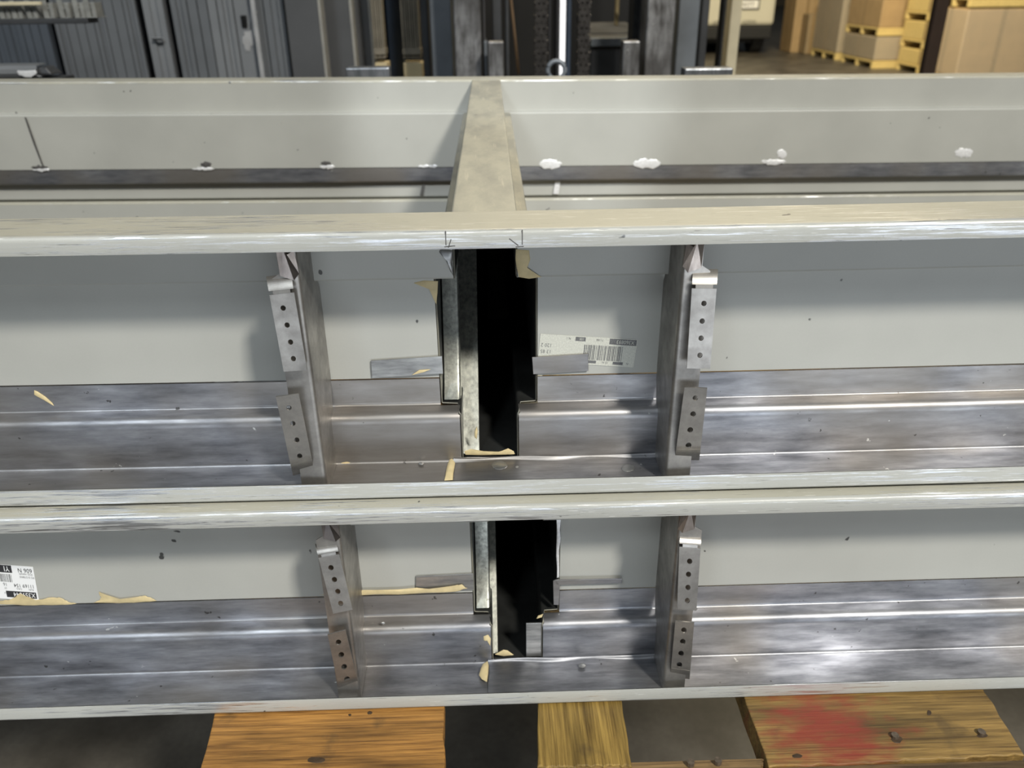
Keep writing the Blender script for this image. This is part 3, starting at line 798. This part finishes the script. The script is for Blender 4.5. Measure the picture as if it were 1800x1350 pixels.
for X_ in (bx0+.02, bx1+.0):
    for Y_ in (2.35, 3.6):
        bm = bmesh.new(); tube(bm, [(X_-.06, Y_, -1.02), (X_+.06, Y_, -1.02)], .23, 24); obj('wheel', bm, F_BLACK, fl, smooth=True)
for Y_ in (1.9,):
    slab('mast_foot', (-.1, 1.9, -1.25), (.56, 2.6, -1.12), F_BLACK, fl)

# posts right of the forklift
PALE = simple('pale yellow enamel post', (.62, .55, .38), .4, var=.06)
def floor_post(name, x0, x1, Y, dep, mat, label, ypx=70, cat='post', lean=0.0):
    X0 = un(x0, ypx, 1, Y).x; X1 = un(x1, ypx, 1, Y).x; bm = bmesh.new()
    box(bm, (X0, Y, -1.25), (X1, Y+dep, 3.0))
    bm2 = bm
    o = obj(name, bm, mat, None, bevel=.004); tag(o, label, cat); return o
floor_post('rack_post', 1280, 1299, 2.6, .07, PALE, 'pale yellow upright post right of the forklift')
floor_post('rack_post', 1266, 1277, 2.9, .06, F_BLACK, 'thin black upright post beside the pale yellow post')
floor_post('cladding_panel', 682, 707, 2.5, .08, F_BLUE, 'dark blue upright panel between two bundles of laths', cat='panel')
cm = simple('dark maroon column paint', (.055, .030, .016), .7, var=.15, vs=5)
bm = bmesh.new(); X0 = un(1634, 70, 1, 6.2).x; X1 = un(1657, 70, 1, 6.2).x
box(bm, (X0, 6.2, -1.25), (X1, 6.28, 5)); tag(obj('pillar', bm, cm, bevel=.01), kind='structure')

# ------------------------------------------------------------------ upright frame sections at the left
G1 = simple('mid grey primed section', (.17, .18, .19), .38, .25, var=.12, vs=6)
G2 = simple('pale grey primed section', (.24, .25, .26), .36, .25, var=.1, vs=6)
G3 = simple('deep grey section', (.075, .08, .085), .42, .2, var=.15, vs=6)
G4 = simple('blue grey section', (.10, .115, .135), .4, .25, var=.12, vs=6)
PAT = simple('pale rubbed primer', (.36, .36, .36), .5, var=.15, vs=30)
def section(x0, x1, Y, mat, label, group=None, ypx=137, notch=None, name='frame_section', dep=.11, edge=True, rib=True):
    X0 = un(x0, ypx, 1, Y).x; X1 = un(x1, ypx, 1, Y).x; w_ = X1-X0
    t = .004
    P = [(0, dep), (0, 0), (w_*.30, 0), (w_*.36, .010), (w_*.66, .010), (w_*.72, 0), (w_, 0), (w_, dep)] if rib else [(0, dep), (0, 0), (w_, 0), (w_, dep)]
    bm = bmesh.new(); lo = [bm.verts.new((X0+x, Y+y, -1.25)) for x, y in P]; hi = [bm.verts.new((X0+x, Y+y, 1.15)) for x, y in P]
    for i in range(len(P)-1): bm.faces.new((lo[i], lo[i+1], hi[i+1], hi[i]))
    o = obj(name, bm, mat, None, solid=.0016, offset=0)
    o.location = (0, 0, 0)
    tag(o, label, 'frame section', group); return o
ORD = ('leftmost', 'second from the left', 'third from the left', 'fourth from the left', 'fifth from the left', 'sixth from the left', 'seventh from the left', 'rightmost')
GA = 'nested grey sections at the far left'
for k, (x0, x1) in enumerate(((2,27),(29,60),(62.5,73.5),(76,89),(91.5,105))): section(x0, x1, 2.45, G4, 'dark blue grey upright frame section, %s in the far left stack' % ('rightmost' if k == 4 else ORD[k]), GA, rib=(x1-x0) > 20)
GB = 'nested grey sections in the second stack'
for k, (x0, x1) in enumerate(((119,137),(139.5,153.5),(156,169),(171.5,185),(187.5,206),(208.5,223),(225.5,240),(242.5,262))): section(x0, x1, 2.4, G1, 'grey upright frame section, %s in the stack left of the latch section' % ORD[k], GB, rib=(x1-x0) > 17)
sc_ = section(275, 309, 2.33, G2, 'single pale grey upright section with a bright latch cutout')
def onface(pix, Y, mat, par, name, th=.003):
    bm = bmesh.new(); P = [un(x, y, 1, Y) for x, y in pix]; hexa(bm, P, [p+Vector((0, -th, 0)) for p in P]); return obj(name, bm, mat, par)
BRI = simple('bright zinc edge', (.62, .64, .66), .3, .6, var=.1, vs=40)
onface([(269,71),(289,71),(287,66),(269,66)], 2.32, BRI, sc_, 'latch_lip'); onface([(268,70),(287,70),(286,67.5),(268,67.5)], 2.315, F_BLACK, sc_, 'latch_slot', .004)
GD = 'nested grey sections in the third stack'
for k, (x0, x1, mm) in enumerate(((323,349,G1),(352,366,G1),(369,383,G1),(386,399,G2),(402,427,G2))): section(x0, x1, 2.3, mm, 'grey upright frame section, %s in the stack right of the latch section' % ORD[k], GD, rib=(x1-x0) > 20)
sd = section(430, 462, 2.3, G2, 'pale grey upright section with a square black cutout and rubbed patch', rib=False)
onface([(426,48),(435,48),(433,27),(423,27)], 2.296, F_BLACK, sd, 'strike_cutout')
patch('rubbed_patch', [(426,70),(428,56),(440,52),(448,45),(446,20),(440,2),(452,20),(453,48),(446,72),(440,88),(432,92),(430,80)], 2.2975, PAT, sd, th=.0006, jitter=.01)
for (x0, x1, l_) in ((466,478,'narrow grey upright frame section touching the thin pale strip'),(481,513,'wide grey upright frame section at the right end of the third stack')): section(x0, x1, 2.3, G1, l_, GD, rib=(x1-x0) > 20)
st_ = section(459, 465, 2.26, PAT, 'thin pale strip standing against the third stack', name='steel_strip', rib=False, dep=.01)
G5 = simple('dark panel', (.085, .087, .09), .5, .1, var=.12, vs=5)
EDG = simple('pale panel edge', (.30, .29, .26), .5, var=.1)
for x0, x1, Y_, l_ in ((517,572,2.25,'wide dark grey upright panel right of the section stacks'),(580,625,2.35,'mid width dark grey upright panel beside the lath bundle'),(631,657,2.42,'narrow dark grey upright panel touching the lath bundle')):
    o = section(x0, x1, Y_, G5, l_, name='steel_sheet', rib=False, dep=.04); o['category'] = 'sheet'
    bm = bmesh.new(); a = un(x1, 137, 1, Y_-.004); box(bm, (a.x, Y_-.004, -1.25), (a.x+.008, Y_+.06, 1.15)); obj('panel_edge', bm, EDG, o)
for x0, x1, yb_, l_ in ((659,678,103,'narrow bundle of thin laths on a pale wooden block'),(709,740,103,'wider bundle of thin laths on a pale wooden block')):
    X0 = un(x0, 103, 1, 2.3).x; X1 = un(x1, 103, 1, 2.3).x; zb = un((x0+x1)/2, yb_, 1, 2.3).z
    t_ = empty('lath_bundle', ((X0+X1)/2, 2.34, -1.25), l_, 'bundle')
    LM = simple('weathered lath', (.20, .175, .13), .6, var=.2, vs=25)
    n = 5 if x1-x0 < 25 else 8
    for k in range(n):
        a = X0+(X1-X0)*k/n
        slab('lath', (a+.0006, 2.3+.004*(k % 2), zb), (a+(X1-X0)/n-.0015, 2.36, 1.2), LM, t_, .0008)
    slab('wooden_block', (X0, 2.29, -1.25), (X1+.004, 2.38, zb-.012), simple('pale block wood', (.58, .47, .27), .6, var=.08), t_, .002)
    slab('strap_band', (X0-.001, 2.295, zb+.012), (X1+.001, 2.365, zb+.030), LM, t_, .001)

# rack with folded clips and a cut frame end
rack = empty('steel_rack', (-1.3, 1.7, -1.25), 'steel rack arms at the far left carrying clips and a cut frame end', 'rack')
zc = un(60, 32, 1, 1.7).z; xc = un(168, 32, 1, 1.7).x
slab('shelf_arm', (-1.5, 1.66, zc-.012), (xc-.003, 1.72, zc), F_DARK, rack, .002)
slab('upright', (-1.56, 1.64, -1.25), (-1.50, 1.74, .4), F_DARK, rack, .003)
ze = un(30, 139, 1, 1.30).z
slab('shelf_arm', (-1.56, 1.30, ze-.03), (un(100, 139, 1, 1.3).x, 1.38, ze), F_DARK, rack, .002)
slab('link_bar', (-1.56, 1.30, ze-.03), (-1.52, 1.70, ze), F_DARK, rack, .002)
slab('shelf_edge', (-1.5, 1.64, un(60, 5, 1, 1.7).z-.004), (un(92, 5, 1, 1.7).x, 1.65, un(60, 5, 1, 1.7).z+.004), PALE, rack, .001)
slab('edge_post', (-1.54, 1.64, -.1), (-1.50, 1.67, .25), PALE, rack)
CLIP = simple('zinc clip', (.40, .40, .37), .38, .5, var=.2, vs=60)
for k, x_ in enumerate((0, 22, 48, 78, 106, 132, 152)):
    p = un(x_, 31, 1, 1.66); q = un(x_+21, 31, 1, 1.66); w_ = q.x-p.x; h = .042
    bm = bmesh.new(); z0 = zc+.0005
    pts = [(0, 0, 0), (w_*.95, 0, 0), (w_*.95, .05, 0), (0, .05, 0)]
    hexa(bm, [(p.x, 1.66, z0), (p.x+w_*.9, 1.66, z0), (p.x+w_*.9, 1.715, z0), (p.x, 1.715, z0)], [(p.x, 1.66, z0+.002), (p.x+w_*.9, 1.66, z0+.002), (p.x+w_*.9, 1.715, z0+.002), (p.x, 1.715, z0+.002)])
    for xx, ww in ((0, .42), (.55, .35)):
        box(bm, (p.x+w_*xx, 1.66, z0+.002), (p.x+w_*(xx+ww), 1.662, z0+h*(.95 if xx == 0 else .8)))
        box(bm, (p.x+w_*(xx+ww)-.002, 1.662, z0+.002), (p.x+w_*(xx+ww), 1.70, z0+h*.8))
    box(bm, (p.x+w_*.2, 1.661, z0+h*.5), (p.x+w_*.8, 1.69, z0+h*.55))
    o = obj('metal_clip', bm, CLIP, bevel=.0006)
    tag(o, 'small folded zinc clip on the rack arm, %s' % ('rightmost of the row' if k == 6 else ORD[k]), 'clip', 'zinc clips in a row on the rack arm')
p = un(0, 118, 1, 1.30)
xr_ = un(62, 130, 1, 1.3).x; zt = un(30, 117, 1, 1.3).z
ze += .003
t_ = empty('cut_frame_section', (-1.2, 1.34, ze), 'short grey frame section with a torn bright end lying at far left', 'frame section')
bm = bmesh.new(); pr = [(1.37, ze+.001), (1.305, ze+.001), (1.30, ze+.008), (1.30, zt-.006), (1.308, zt), (1.37, zt)]
a = [bm.verts.new((-1.49, y, z)) for y, z in pr]; b_ = [bm.verts.new((xr_+(.010*math.sin(i*2.3)), y, z)) for i, (y, z) in enumerate(pr)]
for i in range(len(pr)-1): bm.faces.new((a[i], a[i+1], b_[i+1], b_[i]))
obj('channel', bm, G2, t_, solid=.002)
patch('ground_end', [(30,124),(62,123),(64,130),(55,136),(40,134),(32,130)], 1.298, WELD, t_, th=.001, jitter=.002)
bm = bmesh.new(); hexa(bm, [(xr_-.012, 1.31, ze+.003), (xr_+.03, 1.31, ze+.003), (xr_+.03, 1.36, ze+.003), (xr_-.012, 1.36, ze+.003)], [(xr_-.012, 1.31, zt-.006), (xr_+.018, 1.315, zt-.002), (xr_+.012, 1.36, zt-.002), (xr_-.012, 1.36, zt-.004)])
obj('torn_end', bm, F_DARK, t_, bevel=.004)

# ------------------------------------------------------------------ van and stacked cartons in the warehouse
VANW = simple('cream white van paint', (.62, .60, .50), .35, var=.03, vs=2)
BLK = simple('black rubber and plastic', (.012, .013, .015), .6, var=.3)
YV = 17.0
vx1 = un(1362, 30, 1, YV).x; vx0 = vx1-2.0; zb = un(1320, 45, 1, YV).z
van = empty('van', ((vx0+vx1)/2, YV+2, -1.25), 'cream white van parked far behind the pale yellow post', 'van')
bm = bmesh.new(); bmp = bmesh.new()
box(bmp, (vx0, YV, zb), (vx1, YV+4.6, zb+1.55)); obj('body', bmp, VANW, van, bevel=.07)
box(bm, (vx0+.05, YV-.05, zb-.24), (vx1-.05, YV+.12, zb+.0)); obj('bumper', bm, BLK, van, bevel=.02)
slab('underbody', (vx0+.15, YV+.2, zb-.32), (vx1-.15, YV+4.4, zb-.02), BLK, van)
for X_ in (vx0+.12, vx1-.34):
    for Y_ in (.55, 3.6):
        bm = bmesh.new(); tube(bm, [(X_, YV+Y_-.1, -1.25+.33), (X_+.22, YV+Y_-.1, -1.25+.33)], .33, 24); obj('wheel', bm, BLK, van, smooth=True)
zpl0 = un(1318, 16, 1, YV).z; xp0 = un(1303, 10, 1, YV).x; xp1 = un(1332, 10, 1, YV).x
slab('plate_recess', (xp0-.10, YV-.02, zpl0-.01), (xp1+.03, YV+.02, zpl0+.24), BLK, van)
pl = slab('licence_plate', (xp0-.08, YV-.035, zpl0+.015), (xp1, YV-.02, zpl0+.16), PAPER, van)
def flat_text(t_, x, y, z, size, mat, par):
    return txt(t_, size, mat, par, Vector((x, y, z)), Vector((1, 0, 0)), Vector((0, 0, 1)), 0, 0, z=.002)
flat_text('4277', xp0+.01, YV-.036, zpl0+.05, .11, INK, pl)
flat_text('CONN', un(1305, 41, 1, YV).x, YV-.003, un(1305, 41, 1, YV).z, .085, INK, van)
flat_text('USA', un(1253, 42, 1, YV).x, YV-.003, un(1253, 42, 1, YV).z, .085, INK, van)
for X_ in (vx0+.02, vx1-.12):
    slab('tail_light', (X_, YV-.02, zb+.65), (X_+.1, YV+.04, zb+1.05), simple('red lens', (.35, .02, .02), .2), van)
slab('rear_window', (vx0+.2, YV-.01, zb+.95), (vx1-.2, YV+.02, zb+1.4), BLK, van, .02)

KRAFT = simple('brown kraft carton', (.36, .25, .13), .6, var=.08, vs=6)
KRAFT2 = simple('dusky carton', (.27, .20, .115), .6, var=.1, vs=6)
PINE = simple('yellow pine lumber', (.62, .48, .20), .55, var=.08, vs=20)
WRAP, ntw, bw = newmat('stretch wrap')
bw.inputs['Base Color'].default_value = (.80, .78, .70, 1); bw.inputs['Roughness'].default_value = .2; bw.inputs['Alpha'].default_value = .22
CREASE = simple('carton seam tape', (.26, .18, .09), .4, var=.1)
def carton(near, far_x, w_, ytop, mat, label, skid=True, name='carton_stack', layers=1, wrap=False, cat='pallet load', on=None, h=None, depth=None):
    """near: photo pixel of the near left floor corner; far_x: photo x where its left side ends; ytop: photo y of its top edge"""
    if on is None:
        p = un(*near, 2, -1.25); X0, Y0, zb = p.x, p.y, -1.25
        d_ = depth or max(.5, X0/((far_x-866)/F_PX*.93) - Y0)
        d_ = min(d_, 1.5)
    else: X0, Y0, zb, w_, d_ = on
    if h is None: h = un(near[0], ytop, 1, Y0).z - zb
    t = empty(name, (X0, Y0, zb), label, cat)
    def part(nm, a, b, m, bev=.008):
        bm = bmesh.new(); box(bm, a, b); me = obj(nm, bm, m, None, bevel=bev); me.parent = t; return me
    s0 = 0
    if skid:
        s0 = .12
        for k in range(3): part('skid_block', (0, (d_-.08)*k/2, 0), (w_, (d_-.08)*k/2+.08, .09), PINE)
        part('skid_deck', (0, 0, .09), (w_, d_, s0), PINE)
    hh = (h-s0)/layers
    for k in range(layers):
        part('carton', (.01, .01, s0+k*hh), (w_-.01, d_-.01, s0+(k+1)*hh-.01), mat, .015)
        part('seam', (.008, d_*.5-.03, s0+k*hh+.01), (.0105, d_*.5+.03, s0+(k+1)*hh-.02), CREASE, 0)
        part('seam', (w_*.5-.03, .008, s0+k*hh+.01), (w_*.5+.03, .0105, s0+(k+1)*hh-.02), CREASE, 0)
    if wrap: part('stretch_wrap', (.004, .004, s0+.01), (w_-.004, d_-.004, s0+(h-s0)*.97), WRAP, .015)
    return (X0, Y0, zb+h+.003, w_, d_)
carton((1388, 93), 1364, .5, -10, KRAFT, 'brown carton standing right beside the white van', skid=False, name='carton', cat='carton', depth=.7)
carton((1413, 95.5), 1398, .22, 24, KRAFT2, 'low dusky carton between the brown carton and the tall load', skid=False, name='carton', cat='carton', depth=.4)
carton((1467, 106), 1412, 1.0, -20, KRAFT2, 'tall stretch wrapped carton load nearest the white van', wrap=True, depth=1.25)
r_ = carton((1532, 121), 1470, .78, 64, KRAFT2, 'lower carton load with skid, left of the yellow crates', wrap=True, depth=1.35)
r_ = carton(None, 0, 0, 0, KRAFT, 'carton load stacked in the middle, left of the yellow crates', on=r_, h=.56)
r_ = carton(None, 0, 0, 0, PINE, 'yellow lumber load topmost left of the yellow crates', on=r_, h=.45)
r_ = carton((1652, 139), 1587, .95, 94, PINE, 'lowest yellow pine crate behind the maroon column', name='pine_crate', cat='crate', depth=1.5)
for h_, l_ in ((.40, 'second yellow pine crate up, behind the maroon column'), (.40, 'third yellow pine crate up, behind the maroon column'), (.4, 'topmost yellow pine crate behind the maroon column')):
    r_ = carton(None, 0, 0, 0, PINE, l_, name='pine_crate', cat='crate', on=r_, h=h_)
r5 = carton((1674, 152), 1664, 1.02, 14, KRAFT, 'large wrapped carton load right of the maroon column', wrap=True, depth=.9)
carton(None, 0, 0, 0, KRAFT2, 'carton load on the large wrapped load by the column', on=r5, h=.6)
carton(None, 0, 0, 0, KRAFT2, 'wrapped carton load at the right edge of the photo', on=(r5[0]+1.06, r5[1]+.05, -1.25, 1.1, .85), h=1.2, wrap=True)
